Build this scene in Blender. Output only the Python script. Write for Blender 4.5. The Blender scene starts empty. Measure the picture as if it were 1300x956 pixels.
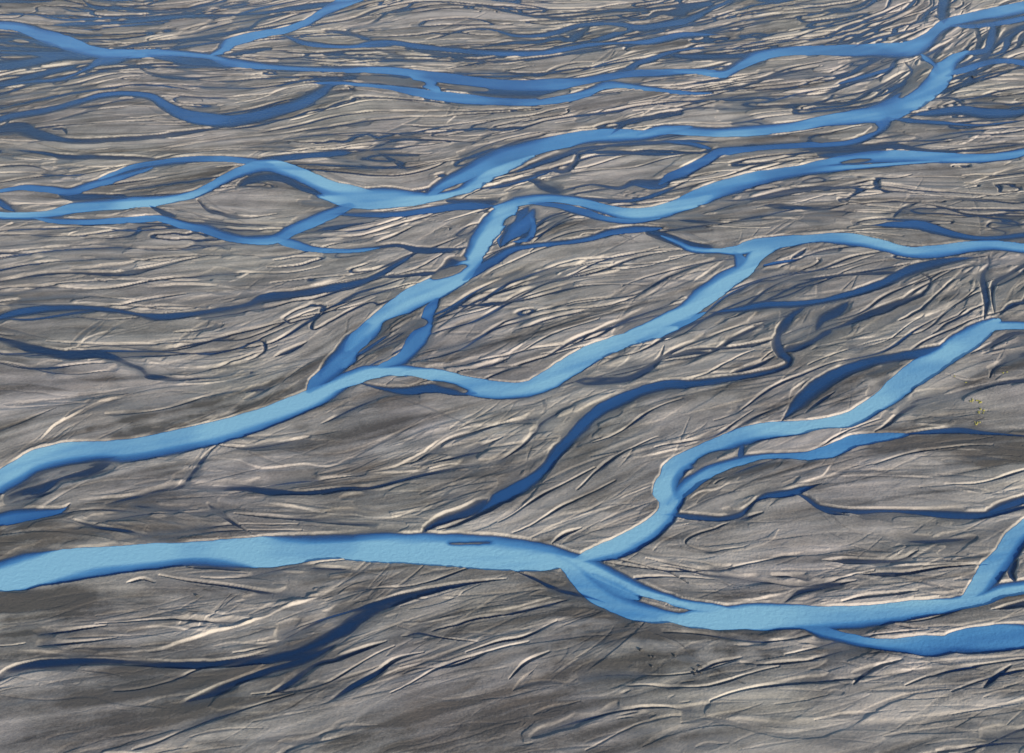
import bpy, math, time
import numpy as np
T0 = time.time()
D2R = math.radians
# ------------------------------------------------------------------ camera, sky, sun, exposure
H = 400.0                 # camera height above the river plain (m)
PITCH = 30.1              # degrees below the horizon
FPX = 2230.0              # focal length, in photo pixels (photo 1300 x 956)
PW, PH = 1300.0, 956.0
scn = bpy.context.scene
cd = bpy.data.cameras.new('camera'); cam = bpy.data.objects.new('camera', cd)
scn.collection.objects.link(cam); scn.camera = cam
cd.sensor_fit = 'HORIZONTAL'; cd.sensor_width = 36.0; cd.lens = 36.0*FPX/PW
cd.clip_start = 1.0; cd.clip_end = 80000.0
cam.location = (0, 0, H); cam.rotation_euler = (D2R(90-PITCH), 0, 0)

SUN_EL, SUN_AZ = 16.5, 142.0      # azimuth from +Y (view direction) towards +X
w = bpy.data.worlds.new('World'); scn.world = w; w.use_nodes = True
nt = w.node_tree; bg = nt.nodes['Background']
sky = nt.nodes.new('ShaderNodeTexSky'); sky.sky_type = 'NISHITA'; sky.sun_disc = False
sky.sun_elevation = D2R(SUN_EL); sky.sun_rotation = D2R(SUN_AZ); sky.air_density = 1.0; sky.dust_density = 0.3
sky.ozone_density = 2.0
nt.links.new(sky.outputs[0], bg.inputs[0]); bg.inputs[1].default_value = 0.125
sl = bpy.data.lights.new('sun', 'SUN'); sl.energy = 4.6; sl.angle = D2R(0.5); sl.color = (1.0, 0.91, 0.77)
so = bpy.data.objects.new('sun', sl); scn.collection.objects.link(so)
so.location = (200, -200, 300)
so.rotation_euler = (D2R(90-SUN_EL), 0, D2R(180-SUN_AZ))
scn.view_settings.view_transform = 'Standard'; scn.view_settings.look = 'None'
scn.view_settings.exposure = 0.55; scn.view_settings.gamma = 1.0

# ------------------------------------------------------------------ ground coordinates
cp, sp = math.cos(D2R(PITCH)), math.sin(D2R(PITCH))
def to_ground(px, py):
    """photo pixel -> metres on the plain (used only to read the survey tables below)"""
    px = np.asarray(px, float); py = np.asarray(py, float)
    t = (py-PH/2)/FPX
    dep = np.tan(np.radians(PITCH)+np.arctan(t))
    Y = H/dep
    depth = Y*cp + H*sp
    return (px-PW/2)/FPX*depth, Y
def to_px(X, Y):
    depth = Y*cp + H*sp
    u = X/depth*FPX + PW/2
    v = np.tan(np.arctan2(H, Y)-np.radians(PITCH))*FPX + PH/2
    return u, v
# fan shaped grid: finer close to the river bend below, coarser towards the horizon
STEP = 0.8
uf = np.arange(-130, 1430.01, STEP); vf = np.concatenate([np.arange(-40, 300, 0.5), np.arange(300, 1010.01, STEP)])
def grow(start, end, d0, g, cap):
    out = []; x = start; d = d0; s = 1 if end > start else -1
    while (end-x)*s > 0:
        x = x+s*d; d = min(d*g, cap); out.append(x)
    return np.array(out)
ul = grow(-130, -9000, STEP, 1.12, 2000)[::-1]; ur = grow(1430, 10300, STEP, 1.12, 2000)
vt = grow(-40, -795, STEP, 1.03, 10)[::-1]; vb = grow(1010, 3200, STEP, 1.09, 300)
US = np.concatenate([ul, uf, ur]); VS = np.concatenate([vt, vf, vb])
NV, NU = len(VS), len(US)
i0, j0 = len(vt), len(ul)
UU, VV = np.meshgrid(US, VS)
X, Y = to_ground(UU, VV); X = X.astype(np.float32); Y = Y.astype(np.float32)
del UU, VV
dY = np.abs(np.gradient(Y[:, 0])).astype(np.float32)[:, None]
print('grid', NV, NU, NV*NU)

# ------------------------------------------------------------------ noise
RS = np.random.RandomState(7)
TAB = RS.rand(8, 256, 256).astype(np.float32)
def vnoise(x, y, k=0):
    x = np.asarray(x, np.float32); y = np.asarray(y, np.float32)
    fx = np.floor(x); fy = np.floor(y)
    tx = x-fx; ty = y-fy
    ix = fx.astype(np.int32) & 255; iy = fy.astype(np.int32) & 255
    ix1 = (ix+1) & 255; iy1 = (iy+1) & 255
    tx = tx*tx*(3-2*tx); ty = ty*ty*(3-2*ty)
    T = TAB[k]
    a = T[iy, ix]; b = T[iy, ix1]; c = T[iy1, ix]; d = T[iy1, ix1]
    return (a+(b-a)*tx)+((c+(d-c)*tx)-(a+(b-a)*tx))*ty
def fbm(x, y, k=0, n=3):
    s = 0; a = 0.5; tot = 0
    for i in range(n):
        s = s+a*vnoise(x*2**i+17.3*i, y*2**i+9.1*i, (k+i) % 8); tot += a; a *= 0.5
    return s/tot
def sstep(a, b, x):
    t = np.clip((x-a)/(b-a), 0, 1); return t*t*(3-2*t)

# ------------------------------------------------------------------ survey of the water courses and shadowed grooves
# each line: tile origin | silt (0 clear .. 1 milky; near 0 also shaded grooves drawn as dark water) | x,y,width ... read from enlarged tiles (x 2.955)
TILES = dict(A=(0,0), B=(430,0), C=(860,0), D=(0,210), E=(430,210), F=(860,210), G=(0,420), H=(430,420), I=(860,420),
             J=(0,640), K=(430,640), L=(860,640))
K = 1300/440.0
SURVEY = """
A .75|-160,88,30 -60,92,30 60,98,32 150,125,45 240,160,55 320,190,45 400,203,38 500,203,32 620,198,25 780,210,22 860,232,32 960,245,26 1100,255,18 1300,263,18 1450,262,20
A .30|560,205,16 640,216,30 740,228,40 860,238,36
A .80|780,210,18 830,190,30 870,160,40 960,132,26 1060,115,24 1150,85,26 1220,45,32 1300,5,40 1400,-40,40
A .25|-120,195,12 -40,195,12 100,198,14 230,208,30 380,212,30
A .20|-100,250,40 0,245,40 110,235,34 230,215,30
A .15|-60,335,14 -20,322,14 90,296,22 200,268,22 300,245,10
A .40|-60,330,10 0,322,12 120,308,12 220,300,14 300,272,12 370,240,24 430,222,50 500,208,30
A .15|-60,150,20 0,150,20 80,145,10 180,165,24 230,180,20
A .25|160,98,10 250,92,16 340,90,16 480,85,10 600,72,16 700,62,16 770,60,14 860,57,10 980,50,12 1080,35,18 1180,22,22 1280,10,14 1400,-10,10
A .15|290,-20,10 320,8,10 360,28,14 430,30,14 520,40,10 600,48,10 680,40,10 760,18,10 820,0,8
A .15|-60,4,12 -10,5,14 60,5,14 150,6,10 220,2,6
A .10|430,185,12 560,160,10 700,148,8 800,135,14 880,120,14 940,105,12 980,75,10 1050,55,16 1100,45,12
A .05|630,185,6 690,160,6 760,150,8 830,155,14
A .50|1050,125,14 1100,145,16 1150,162,22 1220,172,18 1300,175,14 1380,172,14 1490,170,14
A .15|850,208,10 920,195,20 1020,180,12
A .05|500,235,8 540,265,12 600,285,14 700,295,10 850,285,5
A .45|-80,468,24 -20,455,24 60,435,26 180,415,26 290,385,24 380,360,24 470,352,22 560,362,28 620,395,36 680,425,42 780,448,50 860,455,44 950,440,42 1040,415,42 1120,390,44 1190,350,44 1240,318,24 1310,308,14
A .12|-60,500,26 -20,500,30 60,480,44 120,500,44 200,520,26 300,532,22 420,525,20 540,518,18 660,505,18 750,492,14 870,475,7
A .10|190,485,8 240,485,12 250,505,18
A .15|40,560,6 80,565,8 160,575,14 250,590,18 380,592,18 500,595,16 620,600,10
A .10|-30,628,8 100,622,8 180,640,5
A .80|380,672,20 440,650,20 500,630,24 580,615,24 680,602,24 800,597,24 930,603,24 1010,620,40
A .30|950,602,16 1080,590,24 1240,578,20 1330,570,10
B .45|-10,175,14 60,170,14 130,160,22 220,162,20 300,175,22 400,185,18 520,195,20 640,200,22 760,198,22 850,185,18 940,170,18 1050,162,10 1150,160,20 1230,145,26 1310,130,26 1450,132,22
B .30|-60,115,10 0,120,14 60,130,14 120,150,16
B .20|280,190,12 380,203,12 500,208,10 600,205,8
B .30|330,150,7 380,140,9 470,112,9 570,110,9 660,132,12 760,132,18 840,115,20 900,98,18 980,92,16 1060,95,20 1130,105,26 1200,98,24 1310,75,26 1400,45,16
B .12|560,172,6 640,160,10 740,158,14 820,145,14 870,150,20 900,130,30 940,105,20
B .25|950,155,16 1010,140,24 1060,120,24 1100,110,26
B .05|480,182,6 580,170,9 700,160,8
B .05|40,115,6 120,90,8 180,50,8 240,35,8 330,30,5
B .12|440,20,4 560,25,5 660,48,8 760,65,9 860,65,10 960,52,9 1040,40,9 1120,40,12 1200,30,10 1310,18,14 1420,0,14
B .10|1040,60,8 1140,75,9 1190,50,12 1270,50,24 1310,40,16
B .70|0,262,20 120,262,22 240,270,26 340,285,34 440,300,40 560,318,44 680,325,44 800,318,44 900,305,30 1000,288,26 1100,275,24 1200,272,22 1310,270,20 1400,268,22
B .75|-120,312,8 -10,310,14 80,318,14 180,328,16 260,340,24 360,358,34 480,372,36 600,382,30 720,385,28 820,375,26 900,358,30 960,335,26 1010,318,30 1080,322,20 1180,335,18 1310,350,14 1400,350,8
B .85|270,282,20 330,310,38 370,345,38
B .25|540,340,40 640,350,50 740,350,40 840,345,20
B .10|0,290,14 60,292,16 150,300,10 250,305,6
B .40|1010,290,20 1080,265,26 1120,240,22 1180,220,22 1240,200,16 1310,185,12 1400,180,8
B .02|380,262,5 480,270,8 600,270,8 700,280,8 760,283,10 820,255,8 880,240,8 960,235,5
B .02|0,215,5 100,215,6 200,208,4
B .02|400,262,4 560,232,6 720,225,4
B .85|340,730,60 380,700,40 440,670,50 500,640,54 600,590,64 720,555,56 840,530,48 940,515,48 1040,510,50 1140,508,38 1230,490,36 1310,480,36
B .20|1020,505,36 1060,475,26 1100,450,14 1180,440,8 1310,410,8 1420,380,5
B .35|640,655,20 760,610,24 850,580,24 900,560,14 1000,548,10 1130,540,16 1310,530,12 1420,535,14
B .30|690,660,6 780,640,10 850,640,18 890,605,22 900,580,14 960,572,12 1060,572,16 1180,578,14 1310,578,8
B .01|0,575,9 100,565,8 200,530,9 300,525,7 420,530,7 560,535,5
B .01|-40,590,6 0,598,8 80,615,8 140,640,6
B .01|140,570,5 200,600,12 260,640,12
B .01|240,470,5 330,478,7 420,470,4
C .85|1420,-10,40 1320,22,44 1200,50,46 1100,70,40 1010,95,44 940,150,56 860,185,58 760,190,50 620,190,40 480,190,34 360,198,36 290,215,46 240,240,40 170,275,32 80,270,20 -10,266,18
C .30|1015,-60,40 1005,-10,40 995,40,40 1000,90,40
C .60|1020,95,20 1120,95,20 1220,82,24 1310,65,20 1400,55,20
C .50|1190,85,34 1180,150,38 1160,190,28 1080,205,36
C .90|1090,195,30 1040,220,44 1000,260,70 975,300,76 920,345,76 840,390,84 760,425,74 680,440,56 560,455,42 440,475,36 300,488,38 150,495,34 0,486,34 -60,488,34 -140,508,30
C .70|920,205,24 955,238,26 975,275,40
C .35|850,235,10 880,265,10 866,320,16 850,360,34
C .15|1165,190,16 1200,160,14 1240,120,18 1310,98,20 1400,90,20
C .12|1115,90,14 1130,140,18 1140,175,16
C .60|1010,285,20 1080,258,28 1160,232,24 1240,228,20 1320,240,20 1420,260,20
C .15|1020,300,14 1090,280,14 1190,246,8
C .35|860,435,16 960,425,26 1060,415,34 1160,425,38 1260,425,30 1320,415,24 1420,410,20
C .50|800,445,26 900,455,16 1000,462,14 1130,470,9 1320,450,6
C .60|790,440,50 760,480,40 700,520,28 620,540,24 500,545,22 380,548,20 260,558,22 160,570,34 110,600,36 40,640,38 -20,665,36 -60,690,30
C .50|-60,530,12 -10,535,14 60,542,16 130,562,26
C .90|1420,540,30 1320,565,30 1200,590,34 1080,596,36 960,592,40 840,588,44 740,590,44 620,604,36 500,625,28 440,642,30 380,655,28
C .15|440,562,12 560,560,18 700,552,22 820,548,22 900,560,14 1000,568,7 1120,560,5 1320,540,5
C .30|560,580,26 640,580,36 740,572,40
C .20|0,210,18 80,215,24 170,215,24 250,212,24
C .15|-40,345,7 100,345,8 240,325,10 320,300,12 420,272,12 530,250,7
C .10|60,318,8 110,308,10 170,300,14
C .02|-60,402,5 0,405,6 110,405,8 250,410,10 360,400,12 480,392,8 640,380,4
C .50|590,320,8 680,295,18 780,265,14 830,240,5
C .35|590,175,10 610,155,15 640,135,9 700,125,5 760,100,4
C .35|660,178,12 710,158,18 760,140,10 850,120,8 910,100,4
C .15|-60,150,20 0,140,18 80,128,18 160,110,9 260,100,4
C .35|-40,98,14 0,85,16 80,55,14 150,25,14 190,5,14 240,-30,14
C .15|-40,50,20 0,45,26 60,28,16 130,10,28
C .25|300,0,12 380,3,14 450,-5,12
C .02|240,75,4 400,55,5 560,42,5 720,18,5
D .60|560,10,22 450,45,26 340,75,30 260,98,28 180,90,28 90,85,22 -10,100,14 -60,105,12
D .85|1400,120,76 1310,105,72 1230,82,56 1110,30,50 1010,2,44 920,20,40 830,60,34 740,105,32 620,130,34 500,140,42 380,148,40 290,158,42 220,178,34 130,190,28 0,188,28 -80,165,28
D .20|220,108,18 300,122,32 400,118,18 480,125,14
D .40|-60,110,30 0,140,30 60,175,20
D .65|130,195,18 220,208,22 350,212,20 480,205,22 600,200,24 700,225,30 780,240,34 850,265,34 940,280,28 1030,275,34 1100,240,42 1180,205,42 1250,175,40 1310,150,50
D .12|560,150,10 610,175,18 660,195,24
D .05|740,130,12 780,165,18 860,190,12 940,198,8 1040,185,5
D .65|1030,270,36 1100,295,36 1180,315,22 1310,320,14 1420,310,8
D .20|1180,245,10 1240,235,16 1310,225,12 1400,215,8
D .12|880,90,16 930,60,30 1000,42,30 1080,55,32 1140,85,28 1220,118,20
D .01|-60,445,12 -10,438,11 60,425,9 180,408,9 300,405,9 420,410,14 500,402,22 560,390,14 680,360,11 800,335,5
D .25|-60,590,44 -10,575,50 60,555,40 160,540,26 300,535,20 420,545,18 520,560,18 600,570,28 700,562,24 820,545,20 930,525,22 1000,498,34 1100,485,30 1200,470,26 1310,445,28 1380,425,20 1440,412,16
D .01|-30,330,12 100,330,6
D .02|180,315,6 270,310,11
D .01|-30,72,5 100,50,4 250,32,4
D .01|440,528,4 560,505,7 700,485,6
D .01|360,430,8 400,440,5
E .90|-60,120,60 0,120,70 80,125,76 180,122,74 280,125,50 350,120,34 420,105,24 470,92,36 520,60,56 560,30,56 640,-5,44 720,-35,30
E .40|-60,185,8 0,182,12 120,185,22 240,182,24 360,165,28 480,150,36 600,150,44
E .85|600,155,40 700,130,36 800,122,30 900,135,34 1000,165,36 1100,185,44 1200,175,48 1310,140,50 1380,115,56
E .60|720,140,16 820,150,20 900,172,30 1000,202,24 1100,212,20 1200,200,20
E .20|400,132,14 500,135,18 600,135,20
E .30|860,115,14 960,128,16 1060,135,13 1140,125,13 1200,105,15 1260,80,13 1310,60,9
E .40|820,98,14 900,80,13 960,72,8 1050,85,13 1110,65,22 1190,70,36 1260,40,36 1310,25,34
E .12|700,50,10 750,62,26 785,80,44 835,105,26
E .50|510,88,14 600,80,16 700,55,13 800,20,7 850,-5,6
E .90|665,140,50 605,190,70 562,240,80 525,300,72 500,350,66 455,400,74 380,450,82 300,490,80 220,540,72 150,590,64 90,640,66 40,690,70
E .45|730,165,30 705,200,56 665,240,76 630,285,40
E .40|715,150,24 670,200,40 640,250,38 605,310,28
E .60|715,185,16 728,230,26 710,275,22 650,288,9
E .60|610,262,8 598,280,12 604,305,10
E .50|1200,235,20 1120,240,28 1020,250,24 940,275,20 840,290,18 740,300,18 650,315,24 600,345,32 540,380,36 470,430,26
E .15|-60,325,7 0,320,8 120,310,9 220,300,13 300,318,24 380,320,24 440,318,44 480,305,40
E .10|445,345,56 405,395,46 365,415,20
E .25|-60,470,13 0,458,16 80,440,18 160,405,18 220,370,18 290,330,18
E .10|130,420,10 240,415,12 340,405,18 390,400,20
E .02|-30,245,7 0,238,7 80,215,7 120,205,5
E .01|140,290,7 210,265,8 290,225,4
E .55|370,500,30 345,540,40 325,590,48 290,650,50 250,700,50
E .01|390,530,8 500,525,10 620,515,11 720,500,5 860,465,8 960,450,5 1160,450,3
E .01|730,290,5 790,240,7 860,205,7 920,200,4
E .10|1150,245,26 1240,275,34 1310,300,34 1400,310,24
F .90|980,-15,12 840,-5,14 700,5,18 560,15,28 440,25,40 300,50,52 160,90,58 60,130,60 -20,160,56
F .15|160,130,9 240,130,13 320,118,19 420,100,24 520,85,16 620,85,9 740,75,5 900,95,6 1060,105,6 1310,125,6
F .03|320,150,16 420,155,18 520,165,12 580,160,9 640,145,5
F .05|900,140,5 1000,160,9 1100,185,7 1310,190,6
F .03|800,205,7 840,165,9 900,140,6
F .85|-60,265,14 0,290,18 60,315,24 160,322,20 230,320,36 300,300,50 400,285,42 520,275,30 640,278,44 760,300,40 860,325,38 960,325,44 1080,308,40 1180,300,34 1310,312,34 1420,320,34
F .35|720,225,16 840,225,28 900,225,36 960,240,36 1060,265,22 1160,275,18 1310,262,22 1420,250,20
F .85|420,288,34 350,302,46 300,330,56 255,382,54 180,430,68 100,490,76 40,540,60 -20,568,50 -70,592,44 -140,622,40 -220,658,40
F .70|100,552,22 0,597,26 -60,620,24 -150,660,24
F .60|215,325,30 235,350,44 225,385,40
F .50|330,375,16 400,362,12 460,352,7
F .30|425,352,10 455,335,14 480,315,10
F .30|100,555,16 240,540,22 340,525,26 460,520,22 560,505,20 680,475,28 780,440,32 860,400,38 940,375,36 1040,355,20 1160,340,12
F .08|900,400,30 950,430,18 920,480,15 820,520,26 720,560,24 620,600,18 540,625,9
F .12|480,530,16 430,560,26 400,600,34 370,650,36
F .10|640,510,18 600,545,36 540,580,34 520,620,14
F .05|430,435,5 520,425,9 640,410,10 740,405,12 830,400,28
F .15|1165,340,18 1170,370,15 1145,410,18 1150,460,24 1160,520,22 1150,580,20
F .08|1400,340,16 1310,370,15 1240,410,13 1190,440,18 1180,490,9 1190,560,12
F .15|1400,500,16 1300,515,15 1250,525,15 1210,560,24
F .90|1420,605,30 1310,600,30 1240,600,30 1180,602,36 1130,618,46 1080,640,54 1010,680,80
F .02|0,205,9 120,215,9 200,220,5
G .92|1310,190,70 1250,215,70 1180,250,70 1100,285,76 1000,325,76 880,365,80 740,400,84 600,430,84 480,450,80 360,455,76 240,465,84 140,490,80 60,535,80 0,570,80 -60,610,80 -140,660,80
G .58|1320,90,56 1260,140,56 1200,190,56 1160,230,40
G .06|420,495,50 330,530,54 230,550,54 160,600,46 60,620,26
G .01|-60,10,26 -20,25,28 60,50,28 150,75,32 260,95,36 360,88,30 440,110,24 520,140,18 560,170,24 640,182,14 740,180,9 860,165,5
G .01|820,430,9 780,460,18 720,540,13 680,585,11 600,600,10 480,630,11 400,650,12
G .01|800,430,6 920,440,8 1040,425,7 1160,400,5
G .02|700,590,10 820,590,16 920,590,22 1020,605,24 1140,610,16 1310,590,14 1400,585,8
G .01|1030,100,10 1090,75,14 1150,45,9
H .60|-60,165,50 -10,118,64 60,40,74 110,-20,70
H .60|340,-20,50 290,50,50 230,110,46 160,135,40
H .92|-60,225,60 -20,205,54 40,180,56 110,155,50 200,148,40 300,155,40 400,175,50 500,210,66 600,225,64 700,220,56 780,190,66 860,140,72 950,85,64 1060,40,50 1160,15,46 1260,-10,34
H .75|60,85,40 20,135,60
H .30|80,195,10 160,215,14 260,225,28 360,215,36 440,225,36 520,235,36
H .12|880,190,26 980,188,28 1080,180,22 1150,150,24 1200,110,18 1220,60,11
H .08|1210,110,9 1260,95,14 1310,85,14 1400,80,12
H .35|1400,190,30 1310,198,30 1220,205,36 1140,225,40 1060,260,44 980,300,46 920,350,46 870,405,40 820,455,46 780,510,38 720,560,44 640,610,54 560,660,46 500,700,40
H .01|-60,615,10 0,605,10 140,585,9 280,550,10 420,520,10 520,505,7
H .01|270,505,9 340,460,11 420,410,12 520,380,10 640,345,7 740,330,5
H .01|360,500,7 460,470,7 560,450,4
H .01|600,490,7 680,440,9 740,380,9 770,340,7 880,280,5
H .01|520,140,5 580,125,9 640,105,9
H .01|-60,350,6 60,290,7 180,240,5
I .90|1190,-40,66 1140,-8,78 1085,38,82 1015,82,76 940,130,86 870,180,86 800,240,76 720,295,60 640,335,54 540,350,40 440,365,50 340,375,60 240,400,66 140,440,62 60,475,66 0,510,70 -30,550,76 -40,600,90 -20,640,96 -50,690,90
I .30|1010,50,34 920,80,34 820,100,34 720,120,38 620,155,48 540,200,56 480,250,56 430,300,46 390,340,36
I .55|245,420,16 235,480,26
I .75|-30,650,50 40,580,56 120,525,46 220,490,34 320,470,24 420,468,24 500,468,32 580,450,50 660,415,44 760,400,34 860,390,20
I .40|820,392,22 960,380,22 1060,375,24 1160,385,14 1310,395,8 1400,395,6
I .01|1400,170,18 1310,185,18 1220,195,15 1120,220,18 1000,250,18 900,270,22 840,310,24 780,360,26 740,380,18
I .01|1400,60,14 1310,85,15 1250,105,18 1190,140,13 1170,180,9
I .05|1400,-10,10 1310,5,10 1240,15,14 1180,50,12 1100,90,9
I .25|-60,210,30 -10,205,30 120,190,26 260,170,22 360,150,22 420,120,22 385,80,36 372,30,38 400,-10,38
I .20|400,75,28 460,60,28 520,30,18 580,-5,28
I .05|-60,95,10 -10,90,11 60,70,9 200,65,9 300,50,18 360,30,28
I .05|200,160,16 300,130,16 360,100,12
I .01|480,310,10 530,270,12 590,230,7
I .01|190,385,6 280,330,7 360,295,4
I .40|250,675,10 280,650,14 330,620,20 420,608,28 480,590,24 540,575,9
I .30|430,604,12 480,625,18 520,655,18 570,680,18 640,695,16
I .30|1150,690,20 1230,655,34 1310,630,30 1400,620,30
J .95|-160,285,130 -20,272,128 100,252,124 250,232,116 400,214,100 560,200,92 700,188,86 850,184,98 1000,178,106 1150,167,94 1310,158,88 1420,158,92 1540,160,92
J .60|-80,75,60 -10,60,56 60,45,48 140,35,38 220,25,18 260,5,7
J .01|500,5,7 560,15,11 640,25,8 740,20,6
J .01|270,60,8 360,85,11 460,100,12 560,120,8
J .01|780,0,24 830,40,16 880,75,9 940,110,5
J .01|880,40,8 1000,50,10 1160,62,10 1310,74,11 1400,78,9
J .05|700,240,10 800,240,13 900,250,9
J .02|1160,240,7 1310,245,6
J .01|480,300,8 540,285,8 580,300,6
J .01|600,272,5 700,290,7 860,310,9 980,330,9 1140,350,5
G .00|440,470,14 330,500,50 200,545,70 100,600,70 20,650,50
J .02|-80,690,40 -10,660,44 60,625,46 200,600,36 360,592,26 520,598,20 700,605,26 850,600,30 1000,580,36 1140,550,44 1240,500,46 1290,470,56 1350,420,52 1430,380,42 1530,350,32 1650,320,22 1780,296,14 1900,285,7
J .03|1330,470,20 1250,530,26 1140,590,26 1000,630,26 900,665,26 820,700,36 700,740,40
J .02|1310,570,14 1200,600,20 1130,640,24 1080,680,22 1000,720,24
J .01|150,490,5 280,475,7 400,460,5
J .01|160,530,8 330,520,7 440,505,4
K .95|-120,160,84 0,160,92 200,165,106 400,170,114 600,184,120 740,196,100 850,206,58 950,238,68 1050,287,60 1140,325,46 1240,355,36 1310,375,34
K .85|820,200,50 880,240,60 930,290,84 1000,345,86 1080,385,76 1180,415,66 1310,430,54
K .85|960,270,60 1050,320,60 1120,350,46
K .92|1270,-10,60 1220,50,68 1150,110,76 1060,160,76 960,195,66 900,215,60
K .15|1230,100,10 1160,145,14 1060,192,12
K .02|640,245,9 720,275,11 820,320,13 940,350,11 1000,370,11
K .01|-60,605,22 -10,585,20 100,545,14 180,520,8
K .01|-20,730,22 60,680,20 150,630,17 220,585,12 320,560,7
K .01|480,560,4 600,520,8 700,500,9 820,440,6
K .01|640,660,4 700,600,9 790,560,7
K .01|600,420,4 720,395,8 860,360,5
K .01|380,620,5 460,600,9 560,560,5
L .01|60,640,4 140,600,8 240,580,5
L .01|300,610,4 380,600,8 520,590,5
L .02|620,370,6 700,350,12 800,340,12 900,330,6
K .01|240,500,7 300,485,7 400,505,5 520,520,4
K .20|310,110,12 350,80,28 420,50,38 500,20,40 560,-20,40
K .05|370,100,9 450,75,13 540,35,15 620,0,15
K .01|800,150,8 850,115,12 910,95,6
K .01|1000,220,5 1120,240,5 1230,255,5 1310,300,4
L .95|-60,425,50 -10,430,50 120,430,76 280,422,92 440,425,92 600,428,82 760,415,76 900,395,66 1040,375,50 1140,355,56 1220,325,56 1310,310,50 1420,300,50
L .90|-60,352,30 -10,367,34 80,382,34 200,398,44
L .90|1400,20,60 1320,80,60 1270,130,76 1230,190,76 1180,250,86 1130,320,76 1080,360,56
L .25|1275,210,22 1250,260,26 1270,295,20
L .75|460,460,26 540,480,42 640,505,42 740,525,34 860,533,60 960,532,88 1080,520,96
L .68|960,532,80 1080,520,98 1200,505,98 1310,490,92 1420,470,90
L .30|440,-50,10 490,-10,12 560,15,22 660,28,20 780,25,14 900,30,18 1020,40,28 1160,40,24 1310,10,24 1400,-10,24
L .30|-60,40,24 -10,40,24 80,50,24 160,55,22 230,40,24 270,10,24 310,-25,20
L .10|230,60,10 320,35,8
L .10|550,215,13 640,215,20 740,215,14 830,210,7 900,180,7
L .05|680,265,18 760,265,22 860,262,13 1000,240,7 1180,225,5
L .05|860,140,11 960,140,14 1100,130,7
L .01|400,370,12 460,330,18 540,310,16 620,298,9 670,290,5
L .01|-60,238,6 -10,240,7 100,265,7 200,275,7 260,285,6
L .01|360,270,5 480,280,4
L .02|1180,400,9 1310,375,26 1400,360,26
L .01|660,680,14 700,640,13 760,610,10 840,590,8
L .01|1150,690,18 1190,650,15 1250,610,8
L .01|820,455,5 880,465,6
"""
# gravel bars inside the water: tile | height m | x,y,width ...
BARS = """
E .35|445,325,16 452,345,26 470,352,8
E .30|620,225,8 640,205,24 655,190,8
E .40|180,630,14 210,600,50 270,590,50 290,585,10
E .30|360,420,10 410,400,30 460,378,14
H .35|120,115,12 150,95,30 190,85,14
H .30|360,190,8 420,205,14 470,225,6
C .45|975,225,14 1010,195,30 1060,150,60 1100,110,30
C .35|840,365,12 880,330,24 925,250,50 920,235,30
C .45|540,525,14 620,510,26 700,480,36 720,470,10
C .25|620,610,6 680,602,14 720,598,5
B .30|380,318,8 440,328,16 540,336,12
B .30|755,370,8 820,352,18 880,332,8
B .35|90,290,8 180,300,24 290,315,20
B .35|960,120,10 1000,105,20 1050,108,10
F .35|365,340,10 395,325,34 425,320,12
I .40|70,505,10 130,480,36 200,460,24 215,450,8
K .25|1165,360,6 1230,385,12 1290,398,6
D .35|60,155,20 140,160,20 240,150,10
D .35|250,190,7 380,180,24 540,175,22 570,180,8
D .50|790,120,10 870,110,50 1000,130,90 1150,140,50 1230,150,10
I .30|280,440,8 360,420,22 470,400,14
K .10|420,148,6 480,148,9 560,145,4
"""
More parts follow.
